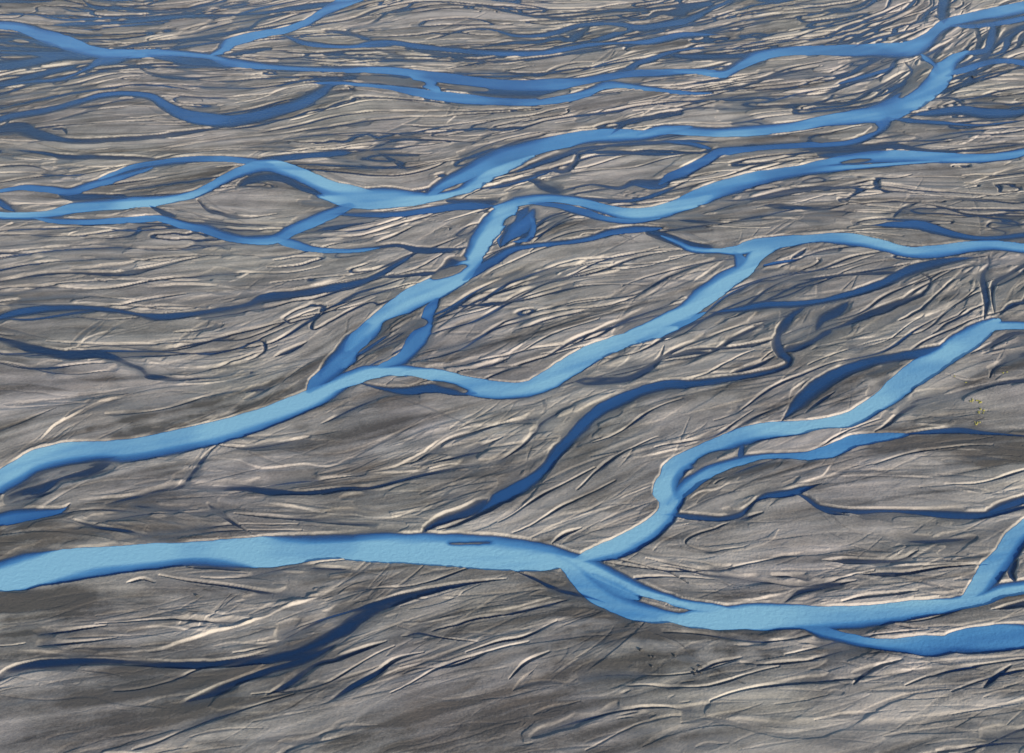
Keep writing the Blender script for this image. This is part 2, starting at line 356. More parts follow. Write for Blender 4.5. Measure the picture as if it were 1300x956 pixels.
# cut edges of dry terraces whose face looks to the sun: tile | height m | x,y ...
SCARPS = """
J 1.3|60,555 200,562 400,566 560,556 680,525 800,485 900,460 1000,425 1080,390 1180,360 1300,290
J .9|900,530 1000,525 1120,500 1220,475 1310,440
J .7|270,50 360,75 460,92 560,115
J .5|450,480 600,465 700,480 800,485
J .5|660,465 700,440 745,425
J .5|740,475 780,430 830,405
J .8|1000,0 1100,15 1200,35 1310,45
J .4|200,485 330,475 480,470
K .9|0,35 100,50 220,50 300,20 340,0
K .7|720,130 860,75 1020,15
K .6|180,450 280,455 420,430 560,410 680,390 780,360 870,330
K .5|770,670 850,610 900,580
K .5|0,455 60,420 100,390 180,320
K .4|390,360 440,355 470,335
K .5|150,650 240,620 350,590
L 1.0|180,370 300,365 400,340 500,305 620,290 670,285
L .7|560,225 760,238 900,235 1180,222
L .5|580,160 620,185 700,200 800,205 860,170
L .9|860,365 980,350 1110,328
L .6|700,650 780,595 840,585
L .4|800,635 960,620
L .5|0,205 60,235 140,265
L .5|440,385 560,375 700,360
I .6|0,190 120,165 240,150 330,110 370,80
I .6|500,65 640,40 780,20
I .9|300,345 350,325 410,285 430,230 500,180
I .5|480,100 560,97 640,100
I .6|0,445 120,400 240,355 340,320
I .5|890,355 950,358 1020,364
I .6|160,560 260,520 320,500
I .5|1000,165 1100,190 1170,175 1230,170
I .5|440,580 540,550 580,500
I .5|540,548 800,548 1000,560
I .4|860,460 1000,450 1150,455
I .4|1040,600 1140,615 1250,600
I .5|40,640 90,610 150,600 200,570
H .8|60,545 200,515 300,470 420,390 500,365 620,350 740,330
H .8|80,540 300,530 420,505 560,495 640,460 740,370 760,330 880,270
H .7|400,465 500,450 600,390
H .6|200,130 320,140 430,160 540,140 640,90 740,20
H .5|310,640 420,600 520,560
H .6|700,70 850,55 1010,35
H .5|950,155 1020,155 1100,100
H .6|1060,495 1200,465 1300,440
H .6|1040,640 1180,585
H .5|560,600 680,555 700,530
H .5|0,500 60,470 90,455
G .5|0,290 180,285 340,270
G .9|150,420 220,350 300,310 380,270 520,240
G .8|440,110 540,125 660,125
G .7|580,205 740,205 860,190 1000,140
G .9|640,385 740,360 820,325
G .9|300,640 460,625 640,595 720,525 780,465
G 1.0|690,580 900,585 1060,580 1180,565 1310,540
G .7|780,480 900,490 980,520 1120,505 1230,515 1310,485
G .5|830,440 960,430 1160,400
G .5|280,75 330,30 420,0
G .5|640,75 700,40 740,0
G .4|620,145 760,140 900,120 1000,80
D .5|0,432 120,415
D .5|380,435 480,430
D .7|530,460 660,452 800,455 900,470 950,478
D .5|0,470 160,462 330,455
D .9|410,535 540,545 700,545 820,525 930,505
D .9|940,475 1080,470 1200,450 1310,420
D .7|0,545 120,525 220,520 400,522
D .5|100,50 250,30 400,0
D .5|860,445 950,405
D .5|0,240 60,215 120,205
D .5|240,270 300,250 350,240
E .7|0,432 80,400 180,380
E .5|120,420 280,410
E 1.1|390,525 500,515 620,505 700,480 800,425 900,370 1030,335
E .7|820,425 1000,410 1120,375
E .5|720,290 760,270
E .5|840,605 1000,560 1140,515
E .4|820,580 960,555
E .6|1020,640 1060,600 1200,555
E .8|520,78 620,70 740,40 840,5
E .8|120,165 250,155 380,130 440,105
E .6|0,285 120,270 220,240 300,205
E .5|150,600 180,540 210,510
F .9|420,85 480,70 640,68 760,70 880,85 1010,98 1130,60 1280,0
F .9|190,505 270,465 320,440 430,415 560,400
F .6|0,525 60,480
F .6|530,625 640,590
F .6|370,620 385,570 385,540
F .6|860,590 980,550 1040,515
F .5|1100,480 1120,440
F .5|1130,400 1170,370
F .6|60,440 160,370 200,335
F .6|480,660 520,590
F .6|580,255 660,240
F .4|0,210 160,205 400,205
C .6|240,95 270,70 400,50 520,45
C .8|420,170 560,140 680,110 820,70 900,30 930,0
C .6|720,160 860,120 950,90
C 1.0|880,150 950,110 980,60 985,0
C .8|0,182 120,180 180,185
C .9|960,240 1000,210 1060,185
C .8|960,365 1130,365 1310,362
C .6|1060,298 1180,302 1310,300
C .6|140,342 360,350 520,345 600,330
C .5|500,385 640,365
C .6|800,340 850,295 880,260
C .6|920,555 1060,545 1180,490 1300,460
C .4|140,610 240,600
C .5|280,640 400,625 520,610
B .8|0,250 120,250 240,255 380,262
B .7|390,250 500,230 620,220 750,210
B .7|940,270 1020,230 1100,200 1180,185
B 1.0|480,640 560,590 700,550 860,520 940,505 1020,475 1110,450 1200,400 1310,360
B .8|0,560 90,555 170,530 250,525
B .6|400,470 440,440 500,410
B .5|1150,155 1170,120 1260,110
B .6|0,75 90,60 180,35 300,30
B .5|440,18 600,30 760,55
A .8|0,440 120,415 260,380 390,352 500,345 640,348 800,375
A .6|560,160 700,135 860,105 900,95
A .6|100,265 200,250 290,240
A .7|1000,450 1140,395 1200,375
A .7|1130,330 1220,305 1300,285
A .6|950,590 1100,575 1260,568
A .7|860,220 1000,240 1300,250
A .7|1040,125 1200,120 1310,115
A .5|840,30 980,10
A .6|500,580 640,555 760,540
A .5|700,130 820,90 950,70
A .5|0,405 150,390 300,350
A .5|440,385 560,360 620,350
A .6|860,395 980,370 1060,340 1120,325
"""
# broad patches of damp dark (-) or dry pale (+) sand: px x, y, radius x, radius y, tilt, change
PATCHES = """
95,590,120,22,-10,-.25
250,530,130,22,-12,-.30
60,500,110,40,8,-.12
300,610,70,14,0,.18
360,500,60,16,-30,-.15
40,700,90,22,0,-.25
60,770,60,30,0,-.25
230,790,120,25,0,.10
330,780,60,18,-20,.22
230,850,180,14,-4,-.2
980,800,280,30,4,-.28
800,840,150,20,0,-.20
1100,850,80,14,0,.10
1200,560,130,22,6,-.25
1100,620,150,18,0,-.12
1080,500,70,20,-20,-.18
900,470,60,20,-30,.08
860,520,60,30,-50,.15
700,520,100,40,-20,.10
590,560,90,26,-25,.10
480,560,70,26,-10,-.12
540,780,100,25,-6,.05
660,370,120,24,-12,.18
800,330,120,20,-4,.20
620,400,70,20,-10,.15
640,160,90,12,0,.25
500,150,60,14,0,.05
320,60,60,10,-8,.15
280,110,90,12,0,.10
460,280,60,10,-8,-.20
370,215,90,12,0,-.16
330,250,80,18,0,-.10
150,400,100,14,0,.12
300,320,120,18,-5,.06
1000,60,100,15,-8,.02
1100,200,120,10,0,-.15
1250,130,60,25,0,-.20
1000,440,60,12,-20,-.15
1180,300,60,10,0,-.16
1240,470,60,40,-30,-.12
1000,240,130,12,-4,-.08
760,200,80,14,-20,-.10
960,120,90,14,-8,-.10
"""
def parse2(txt):
    out = []
    for ln in txt.strip().split('\n'):
        h, body = ln.split('|'); t, m = h.split(); ox, oy = TILES[t]
        a = np.array([[float(q) for q in p.split(',')] for p in body.split()])/K
        a[:, 0] += ox; a[:, 1] += oy
        a = np.column_stack([a, np.ones(len(a))])
        q = catmull(a, 3.0); x, y = to_ground(q[:, 0], q[:, 1])
        if x[-1] < x[0]: x, y = x[::-1], y[::-1]
        out.append((float(m), np.stack([x, y, np.full(len(x), 0.0)], 1)))
    return out
def parse(txt):
    out = []
    for ln in txt.strip().split('\n'):
        h, body = ln.split('|'); t, m = h.split()
        ox, oy = TILES[t]
        a = np.array([[float(q) for q in p.split(',')] for p in body.split()])
        a = a/K; a[:, 0] += ox; a[:, 1] += oy
        out.append((float(m), a))
    return out
def catmull(P, step):
    P = np.vstack([2*P[0]-P[1], P, 2*P[-1]-P[-2]])
    out = []
    for i in range(1, len(P)-2):
        n = max(1, int(np.hypot(*(P[i+1, :2]-P[i, :2]))/step))
        t = np.linspace(0, 1, n, endpoint=False)[:, None]
        a, b, c, d = P[i-1], P[i], P[i+1], P[i+2]
        out.append(0.5*((2*b)+(-a+c)*t+(2*a-5*b+4*c-d)*t*t+(-a+3*b-3*c+d)*t**3))
    out.append(P[-2:-1]); q = np.vstack(out); q[:, 2] = np.maximum(q[:, 2], 0.5)
    return q
def course(a, step=5.0):
    """pixel course -> world x, y, half width"""
    q = catmull(a, step)
    d = np.gradient(q[:, :2], axis=0); L = np.hypot(d[:, 0], d[:, 1])+1e-9
    nx, ny = -d[:, 1]/L, d[:, 0]/L
    x, y = to_ground(q[:, 0], q[:, 1])
    x1, y1 = to_ground(q[:, 0]+nx*q[:, 2]/2, q[:, 1]+ny*q[:, 2]/2)
    x2, y2 = to_ground(q[:, 0]-nx*q[:, 2]/2, q[:, 1]-ny*q[:, 2]/2)
    g = np.gradient(np.stack([x, y], 1), axis=0); gl = np.hypot(g[:, 0], g[:, 1])+1e-9
    hw = np.abs((x2-x1)*(-g[:, 1]/gl)+(y2-y1)*(g[:, 0]/gl))/2
    return np.stack([x, y, hw], 1)
courses = [(m*(0.80 if a[:, 1].mean() < 230 else 1.0), course(a)) for m, a in parse(SURVEY)]
bars = [(m, course(a, 3.0)) for m, a in parse(BARS)]
scarps = parse2(SCARPS)
for m, c in courses:
    c[:, 2] *= 1.10
    if m > 0.3:
        d = np.concatenate([[0], np.cumsum(np.hypot(*np.diff(c[:, :2], axis=0).T))]); d = np.minimum(d, d[-1]-d)
        c[:, 2] *= np.minimum(1, 0.5+0.5*d/(2.0*c[:, 2]+1))
for i, (m, c) in enumerate(courses):        # dry and clear side channels thin out at both ends
    if m <= 0.12 or (m < 0.45 and np.median(c[:, 2]) < 6):
        t = np.linspace(0, 1, len(c)); c[:, 2] *= np.clip(np.minimum(t, 1-t)*(4.0 if np.median(c[:, 2]) < 2.5 else 8.0)+0.04, 0, 1)**0.8

# ------------------------------------------------------------------ flow direction over the plain
GX = np.linspace(-1100, 1100, 150); GY = np.linspace(150, 2400, 150)
gx, gy = np.meshgrid(GX, GY)
ptx = []; 
for m, c in courses:
    d = np.diff(c[:, :2], axis=0); L = np.hypot(d[:, 0], d[:, 1])
    th = np.arctan2(d[:, 1], d[:, 0])
    ptx.append(np.stack([c[:-1, 0], c[:-1, 1], np.cos(2*th)*L, np.sin(2*th)*L, L], 1))
GUIDE = "K|-60,700 300,610 700,520 1100,400\nK|300,800 700,740 1100,640\nL|0,720 400,650 800,590 1300,540\nL|0,860 500,800 1300,700\nJ|-100,1000 500,900 1300,720\nL|0,560 400,560 800,575 1200,560"
def parse_g():
    for ln in GUIDE.split('\n'):
        t, body = ln.split('|'); ox, oy = TILES[t]
        a = np.array([[float(q) for q in p.split(',')] for p in body.split()])/K; a[:, 0] += ox; a[:, 1] += oy
        q = catmull(np.column_stack([a, np.ones(len(a))]), 5.0); x, y = to_ground(q[:, 0], q[:, 1]); yield np.stack([x, y], 1)
for c in [c for m, c in scarps]+list(parse_g()):
    d = np.diff(c[:, :2], axis=0); L = np.hypot(d[:, 0], d[:, 1]); th = np.arctan2(d[:, 1], d[:, 0])
    ptx.append(np.stack([c[:-1, 0], c[:-1, 1], np.cos(2*th)*L, np.sin(2*th)*L, L], 1))
ptx = np.vstack(ptx)
c2 = np.full(gx.shape, 0.0); s2 = np.zeros_like(c2); ww = np.zeros_like(c2)
for p in np.array_split(ptx, 60):
    dx = gx[..., None]-p[:, 0]; dy = gy[..., None]-p[:, 1]
    r2 = dx*dx+dy*dy
    wg = np.exp(-r2/(2*24.0**2))+0.004*np.exp(-r2/(2*110.0**2))
    c2 += (wg*p[:, 2]).sum(-1); s2 += (wg*p[:, 3]).sum(-1)
far = 1e-3
th0 = 0.15
c2 += far*math.cos(2*th0); s2 += far*math.sin(2*th0)
FTH = (0.5*np.arctan2(s2, c2)).astype(np.float32)       # angle in (-pi/2, pi/2]
FC2, FS2 = np.cos(2*FTH).astype(np.float32), np.sin(2*FTH).astype(np.float32)
def flow(x, y):
    fx = np.clip((x-GX[0])/(GX[1]-GX[0]), 0, 148.999); fy = np.clip((y-GY[0])/(GY[1]-GY[0]), 0, 148.999)
    ix = fx.astype(np.int32); iy = fy.astype(np.int32); tx = fx-ix; ty = fy-iy
    def bl(A): return (A[iy, ix]*(1-tx)+A[iy, ix+1]*tx)*(1-ty)+(A[iy+1, ix]*(1-tx)+A[iy+1, ix+1]*tx)*ty
    return 0.5*np.arctan2(bl(FS2), bl(FC2))
print('flow', time.time()-T0)

# ------------------------------------------------------------------ rasteriser
def px_index(x, y):
    u, v = to_px(x, y)
    return u, v
def raster(c, pad, need_s=False, need_g=False):
    """distance to the edge of a course (m, negative inside) in a window of the grid"""
    u, v = px_index(c[:, 0], c[:, 1])
    depth = c[:, 1]*cp+H*sp
    R = c[:, 2]+pad
    ru = R/depth*FPX+2; rv = R/depth*FPX*np.maximum(H/np.hypot(H, c[:, 1]), 0.15)*1.15+2
    a0 = np.searchsorted(US, np.minimum(u-ru, np.roll(u-ru, -1))); a1 = np.searchsorted(US, np.maximum(u+ru, np.roll(u+ru, -1)))
    b0 = np.searchsorted(VS, np.minimum(v-rv, np.roll(v-rv, -1))); b1 = np.searchsorted(VS, np.maximum(v+rv, np.roll(v+rv, -1)))
    A0, A1, B0, B1 = a0[:-1].min(), a1[:-1].max(), b0[:-1].min(), b1[:-1].max()
    if A1 <= A0 or B1 <= B0: return None
    E = np.full((B1-B0, A1-A0), 1e3, np.float32)
    S = np.full_like(E, 9.0) if need_s else None
    G = np.ones_like(E) if need_g else None
    for i in range(len(c)-1):
        p, q, r, t = a0[i], a1[i], b0[i], b1[i]
        if q <= p or t <= r: continue
        x = X[r:t, p:q]-c[i, 0]; y = Y[r:t, p:q]-c[i, 1]
        dx, dy = c[i+1, 0]-c[i, 0], c[i+1, 1]-c[i, 1]
        L2 = dx*dx+dy*dy+1e-6
        if need_g: sg = np.where(x*np.float32(-dy)+y*np.float32(dx) >= 0, np.float32(1), np.float32(-1))
        k = np.clip((x*np.float32(dx/L2)+y*np.float32(dy/L2)), 0, 1)
        x -= k*np.float32(dx); y -= k*np.float32(dy)
        d = np.sqrt(x*x+y*y)
        hw = c[i, 2]+k*np.float32(c[i+1, 2]-c[i, 2])
        e = d-hw
        win = E[r-B0:t-B0, p-A0:q-A0]
        if need_s:
            sw = S[r-B0:t-B0, p-A0:q-A0]; np.minimum(sw, d/np.maximum(hw, 0.1), out=sw)
        if need_g:
            gw = G[r-B0:t-B0, p-A0:q-A0]; np.copyto(gw, sg, where=e < win)
        np.minimum(win, e, out=win)
    if need_g: return (slice(B0, B1), slice(A0, A1)), E, (G*S if need_s else G)
    return (slice(B0, B1), slice(A0, A1)), E, S

def lic(cell, length, n, k, x=None, y=None):
    """noise stretched along the flow"""
    x = X if x is None else x; y = Y if y is None else y
    acc = vnoise(x/cell, y/cell, k)
    for sgn in (-1, 1):
        px, py = x, y
        ds = length/n
        pth = None
        for i in range(n):
            th = flow(px, py)
            px = px+np.float32(sgn*ds)*np.cos(th); py = py+np.float32(sgn*ds)*np.sin(th)
            acc = acc+vnoise(px/cell, py/cell, k)
    acc = acc/(2*n+1)-0.5
    return acc/ (acc.std()+1e-6)

# ------------------------------------------------------------------ the plain: old braids cut over each other
def lic_half(cell, length, n, k, x, y):
    a = lic(cell, length, n, k, x[::2, ::2], y[::2, ::2])
    def up(a, N):
        o = np.empty((N,)+a.shape[1:], np.float32); m = a.shape[0]
        o[0::2] = a; q = 0.5*(a[:-1]+a[1:]); o[1:2*m-2:2] = q
        if N == 2*m: o[-1] = a[-1]
        return o
    a = up(a, x.shape[0]); a = up(np.ascontiguousarray(a.T), x.shape[1]).T
    return np.ascontiguousarray(a)
sl_f = (slice(max(i0-200, 0), min(i0+len(vf)+20, NV)), slice(max(j0-25, 0), min(j0+len(uf)+25, NU)))
Z = 1.0+0.9*(fbm(X/120, Y/90, 1, 3)-0.5)
Xf, Yf = X[sl_f], Y[sl_f]
ridge = np.zeros_like(Z); 
L1 = lic_half(10.0, 75, 10, 2, Xf, Yf)
LB = lic_half(15.0, 120, 10, 0, Xf, Yf)
L4 = lic_half(4.6, 40, 12, 7, Xf, Yf)
L5 = lic_half(5.5, 50, 12, 1, Xf, Yf)
dYf = dY[sl_f[0]]; dXf = np.abs(np.gradient(Xf, axis=1))
def grad_of(L):
    gu = np.gradient(L, axis=1)/dXf; gv = np.gradient(L, axis=0)/dYf
    return np.maximum(np.hypot(gu, gv), 0.035*L.std()).astype(np.float32)
D1 = (L1+0.2)/grad_of(L1); g4 = grad_of(L4); D4 = (L4-0.1)/g4; D4b = (L4+0.9)/g4; D5 = L5/grad_of(L5)
amp_ = sstep(0.2, 0.75, fbm(Xf/60+0.5*L4, Yf/50+0.6*L1, 4, 4)); amp2 = sstep(0.25, 0.75, fbm(Xf/35+0.5*L1, Yf/30+0.5*L5, 6, 4))
calm = 0.05+0.95*sstep(0.45, 0.62, fbm(Xf/55+0.5*L1, Yf/40+0.4*L4, 0, 4)); amp_ = amp_*calm; amp2 = amp2*calm
hw_ = np.maximum(0.35, 0.75*dYf)
# low terraces and thin dry rills that split and join along the flow
Z[sl_f] += (0.05*L1+0.13*amp_*np.tanh(D1/hw_)+0.12*amp2*np.tanh(D4/hw_)
            -0.24*(0.15+0.85*calm)*np.exp(-(D5/np.maximum(0.38, 0.8*dYf))**2)*sstep(0.35, 0.6, fbm(Xf/28, Yf/22, 2, 2))
            -0.20*calm*np.exp(-(D4b/np.maximum(0.32, 0.8*dYf))**2)*amp_)
print('lic1', time.time()-T0)
LIT_EDGE = np.zeros_like(Z); FLOOR_SHADE = np.zeros_like(Z)
dens = np.zeros_like(Z)      # silt colour of each old bed
rng = np.random.RandomState(11)
WX = vnoise(X/7.0, Y/7.0, 3)-0.5+0.5*(vnoise(X/2.6, Y/2.6, 4)-0.5)
def streamline(x, y, length, step, wander, off):
    P = []
    for sgn in (-1, 1):
        q = []; px, py = x, y
        n = int(length/2/step)
        ph = rng.rand()*100
        prev = None
        for i in range(n):
            th = float(flow(np.array(px), np.array(py)))+off+wander*math.sin(ph+i*step/(length*0.13))+wander*0.6*math.sin(2.3*ph+i*step/(length*0.05))
            px += sgn*step*math.cos(th); py += sgn*step*math.sin(th)
            q.append((px, py))
        P = q[::-1]+[(x, y)]+P if sgn == -1 else P+q
    # first pass went backwards, so order is back..seed..front
    return np.array(P)
def streamlines(N, length, step, wander, offs):
    """vectorised: N seeds, returns N x M x 2"""
    u = rng.uniform(-170, 1470, N); v = rng.uniform(-230, 1040, N)
    x0, y0 = to_ground(u, v)
    n = int(length/2/step)
    out = np.zeros((N, 2*n+1, 2)); out[:, n, 0] = x0; out[:, n, 1] = y0
    ph = rng.rand(N)*100; l1 = rng.uniform(0.08, 0.2, N)*length; l2 = rng.uniform(0.03, 0.07, N)*length
    off = rng.normal(0, offs, N)
    for sgn in (-1, 1):
        px, py = x0.copy(), y0.copy()
        for i in range(1, n+1):
            s = sgn*i*step
            th = flow(px, py)+off+wander*np.sin(ph+s/l1)+wander*0.5*np.sin(2.3*ph+s/l2)
            px = px+sgn*step*np.cos(th); py = py+sgn*step*np.sin(th)
            out[:, n+sgn*i, 0] = px; out[:, n+sgn*i, 1] = py
    return out
def carve(N, length, step, wander, offs, wmin, wmax, lo, hi, amp, cut, dcol):
    S = streamlines(N, length, step, wander, offs)
    M = S.shape[1]; s = np.linspace(-1, 1, M)
    for k in range(N):
        hw = (wmin*(wmax/wmin)**rng.rand())/2
        prof = np.clip(1-np.abs(s)**rng.uniform(1.5, 5), 0, 1)*(0.75+0.35*np.sin(s*rng.uniform(3, 9)+rng.rand()*6))
        a = int(M*rng.uniform(0, .25)); b = int(M*rng.uniform(.75, 1))
        c = np.column_stack([S[k], np.maximum(hw*prof, 0.15)])[a:b]
        c[:, 2] *= np.sin(np.linspace(0.06, math.pi-0.06, len(c)))**0.6
        if np.hypot(*(c[-1, :2]-c[0, :2])) < 0.3*length: continue      # curled up on itself
        r = raster(c, 2.5, False, True)
        if r is None: continue
        W, E, G = r
        side = 1.0 if rng.rand() < 0.6 else -1.0
        T = np.clip(G*side*np.clip(1+E/np.maximum(hw, 0.2), 0, 1), -1, 1)
        E = E+WX[W]*min(1.0, hw*0.5)
        wd = np.maximum(cut*(0.5+rng.rand()), 1.1*dY[W[0]])
        m = 1-sstep(-wd, wd*0.2, E)
        z = Z[W]
        lvl = rng.uniform(lo, hi)
        if amp is None:       # flat old bed at its own level, cut or filled
            d0 = np.clip(lvl-z, -0.75, 0.08)
            ramp = sstep(-1.0, 0.9, T)
            Z[W] = z+d0*m*ramp
        else:
            Z[W] = z-amp*rng.uniform(0.2, 1.3)*m*(0.25+0.75*sstep(-0.9, 0.9, T))
        FLOOR_SHADE[W] *= 1-0.6*m
        if dcol and rng.rand() < 0.45:
            FLOOR_SHADE[W] = np.maximum(FLOOR_SHADE[W], m*sstep(-0.1, 0.8, T)*rng.uniform(0.4, 1.0))  # cut side of the floor darkened: moisture plus painted relief shadow
        if dcol:
            q = rng.normal(0, dcol); dens[W] += (q-dens[W]*0.6)*m
carve(110, 460, 9.0, 0.30, 0.14, 18, 60, 0.25, 1.7, None, 1.6, 1.0); print('c1', time.time()-T0)
carve(200, 220, 5.0, 0.32, 0.16, 5, 18, 0.25, 1.6, None, 1.1, 0.8); print('c2', time.time()-T0)
carve(380, 90, 3.0, 0.30, 0.18, 1.6, 6, 0, 0, 0.28, 0.8, 0.5); print('c3', time.time()-T0)
carve(500, 40, 2.0, 0.3, 0.2, 0.6, 1.8, 0, 0, 0.2, 0.6, 0.0); print('c4', time.time()-T0)
L2 = lic_half(2.4, 22, 12, 5, Xf, Yf)*np.clip(2.2-dY[sl_f[0]], 0.35, 1)
rough = sstep(0.35, 0.7, fbm(Xf/45, Yf/35, 3, 2))
Z[sl_f] += 0.06*L2*(0.25+rough)
# terrace edges read from the photograph
RELIEF = 0.55
# feathered rills that leave the terrace edges and old threads at a small angle
rng = np.random.RandomState(21)
nr = 0
for h, c in [(0.9, c) for h, c in scarps]*2+[(0.6, c) for m, c in courses]+[(0.95, np.column_stack([g_, np.zeros(len(g_))])) for g_ in list(parse_g())*2]:
    d = np.concatenate([[0], np.cumsum(np.hypot(*np.diff(c[:, :2], axis=0).T))])
    hwm = float(np.median(c[:, 2])) if c[:, 2].max() > 0 else 0.0
    t = rng.uniform(0, 6)
    while t < d[-1]:
        i = min(int(np.searchsorted(d, t)), len(c)-2)
        far_ = c[i, 1] > 800
        t += rng.exponential(9.0 if h > 0.8 else 16.0)*(2.0 if far_ else 1.0)+1
        dx, dy = c[i+1, :2]-c[i, :2]
        if dx < 0: dx, dy = -dx, -dy
        th = math.atan2(dy, dx); sd = 1 if rng.rand() < 0.62 else -1
        L = rng.uniform(9, 30)*(1+(rng.rand() < 0.2)*1.4)*(1.0+max(c[i, 1]-500, 0)/700); n = 12; step = L/n
        x, y = c[i, 0]+rng.normal()*1.5, c[i, 1]+sd*(hwm+rng.exponential(22.0 if h == 0.95 else 5.0))
        a = rng.uniform(-0.12, 0.12); b_ = rng.uniform(-0.1, 0.55); P = []
        wm = 0.8*(4.5**rng.rand())*(1.0+max(c[i, 1]-500, 0)/900)
        for k in range(n+1):
            q = k/n
            P.append((x, y, max(wm*math.sin(math.pi*min(q*1.15+0.08, 1))*0.5, 0.05)))
            ang = th+a+sd*b_*q
            x += step*math.cos(ang); y += step*math.sin(ang)
        side_ = 1.0 if rng.rand() < 0.75 else -1.0
        P = np.array(P); r = raster(P, 1.6, False, True)
        if r is None: continue
        W, E, G = r; nr += 1
        E = E+0.35*WX[W]
        wd = np.maximum(0.40, 0.9*dY[W[0]])
        m_ = 1-sstep(-0.3*wd, wd, E)
        Z[W] -= min(0.6, rng.uniform(0.12, 0.36)*(0.7+0.5*wm))*m_*(0.35+0.65*sstep(-1, 1, side_*G*np.clip(1+E/max(wm*0.5, 0.2), 0, 1)))
        if rng.rand() < 0.5: FLOOR_SHADE[W] = np.maximum(FLOOR_SHADE[W], 0.9*m_)  # rill floors darkened to paint navy shadow lines along moist sand
print('rills', nr, time.time()-T0)
Z = (0.12+(Z-0.12)*RELIEF).astype(np.float32)
for h, c in scarps:
    h = 0.50*h
    t = np.linspace(0, 1, len(c)); env = np.clip(np.minimum(t, 1-t)*5, 0.02, 1)
    r = raster(c, 26.0, False, True)
    if r is None: continue
    W, E, G = r
    E = np.maximum(E, 0)
    # strength along the line: fade towards the two ends
    xa, xb = c[0, :2], c[-1, :2]; L2_ = ((xb-xa)**2).sum()
    kk = np.clip(((X[W]-xa[0])*(xb[0]-xa[0])+(Y[W]-xa[1])*(xb[1]-xa[1]))/L2_, 0, 1)
    env = np.clip(np.minimum(kk, 1-kk)*5, 0, 1)**0.7
    wd = np.maximum((0.55*h+0.2)*(0.6+1.3*vnoise(X[W]/9, Y[W]/9, 2)), 1.0*dY[W[0]])
    dd = E*G+0.8*WX[W]                  # + above (away from the camera)
    up = sstep(-0.1, 1.0, dd/wd)
    prof = h*(up*np.exp(-np.maximum(dd-wd, 0)/13.0)-0.35*np.exp(-np.maximum(-dd, 0)/6.0)*(1-up))
    env = env*sstep(25, 17, E)*(0.40+0.95*sstep(0.25, 0.75, vnoise(X[W]/13, Y[W]/11, 6)))
    Z[W] += env*prof
    LIT_EDGE[W] = np.maximum(LIT_EDGE[W], 0.7*env*np.exp(-((dd-0.5*wd)/(0.7*wd))**2))  # sunlit cream of the scarp face painted into the sand tone
L3 = lic(0.85, 6.0, 4, 6, Xf, Yf)*np.clip(1.5-dY[sl_f[0]], 0.15, 1); Z[sl_f] += 0.015*L3*(0.3+rough)
G4 = np.zeros_like(Z); G4[sl_f] = L4
G1 = np.zeros_like(Z); G1[sl_f] = L1; G2 = np.zeros_like(Z); G2[sl_f] = L2
Z = np.maximum(Z, 0.12+0.04*G2)
print('lic', time.time()-T0)

# ------------------------------------------------------------------ the living channels, and shadowed grooves filled with dark water
SHORE = np.full_like(Z, 60.0)
DV = 0.65+0.7*sstep(0.25, 0.75, fbm(X/40, Y/40, 6, 2))
SKEW = np.clip((vnoise(X/70, Y/70, 2)-0.5)*3.5, -1, 1)
MW = np.full(Z.shape, 1e-6, np.float32); MM = np.zeros_like(MW)
BED = np.zeros_like(Z)
bankn = sstep(0.34, 0.58, fbm(X/24+0.35*G1, Y/24+0.25*G4, 5, 3))
# thin clear side threads that follow the braid
rng = np.random.RandomState(5)
def threads(N, v0, v1, length, wlo, whi):
    u = rng.uniform(-150, 1450, N); v = rng.uniform(v0, v1, N); x, y = to_ground(u, v)
    n = int(length/2/4.0); res = []
    P = np.zeros((N, 2*n+1, 3)); P[:, n, 0] = x; P[:, n, 1] = y; ph = rng.rand(N)*9
    for sgn in (-1, 1):
        px, py = x.copy(), y.copy()
        for i in range(1, n+1):
            th = flow(px, py)+0.24*np.sin(ph+sgn*i*4.0/17)+0.12*np.sin(2*ph+sgn*i*4.0/8)
            px = px+sgn*4*np.cos(th); py = py+sgn*4*np.sin(th); P[:, n+sgn*i, 0] = px; P[:, n+sgn*i, 1] = py
    t = np.linspace(-1, 1, 2*n+1)
    for k in range(N):
        hw = rng.uniform(wlo, whi)/2
        if np.hypot(*(P[k, -1, :2]-P[k, 0, :2])) < 0.4*length: continue
        P[k, :, 2] = np.maximum(hw*(1-np.abs(t)**2)*(0.8+0.4*np.sin(t*7+ph[k])), 0.06)
        res.append((rng.choice([0.02, 0.10, 0.25, 0.38]), P[k]))
    return res
auto = threads(210, -120, 120, 260, 1.4, 4.2)+threads(120, 100, 460, 170, 0.8, 2.4)+threads(60, 420, 1000, 60, 0.5, 1.3)
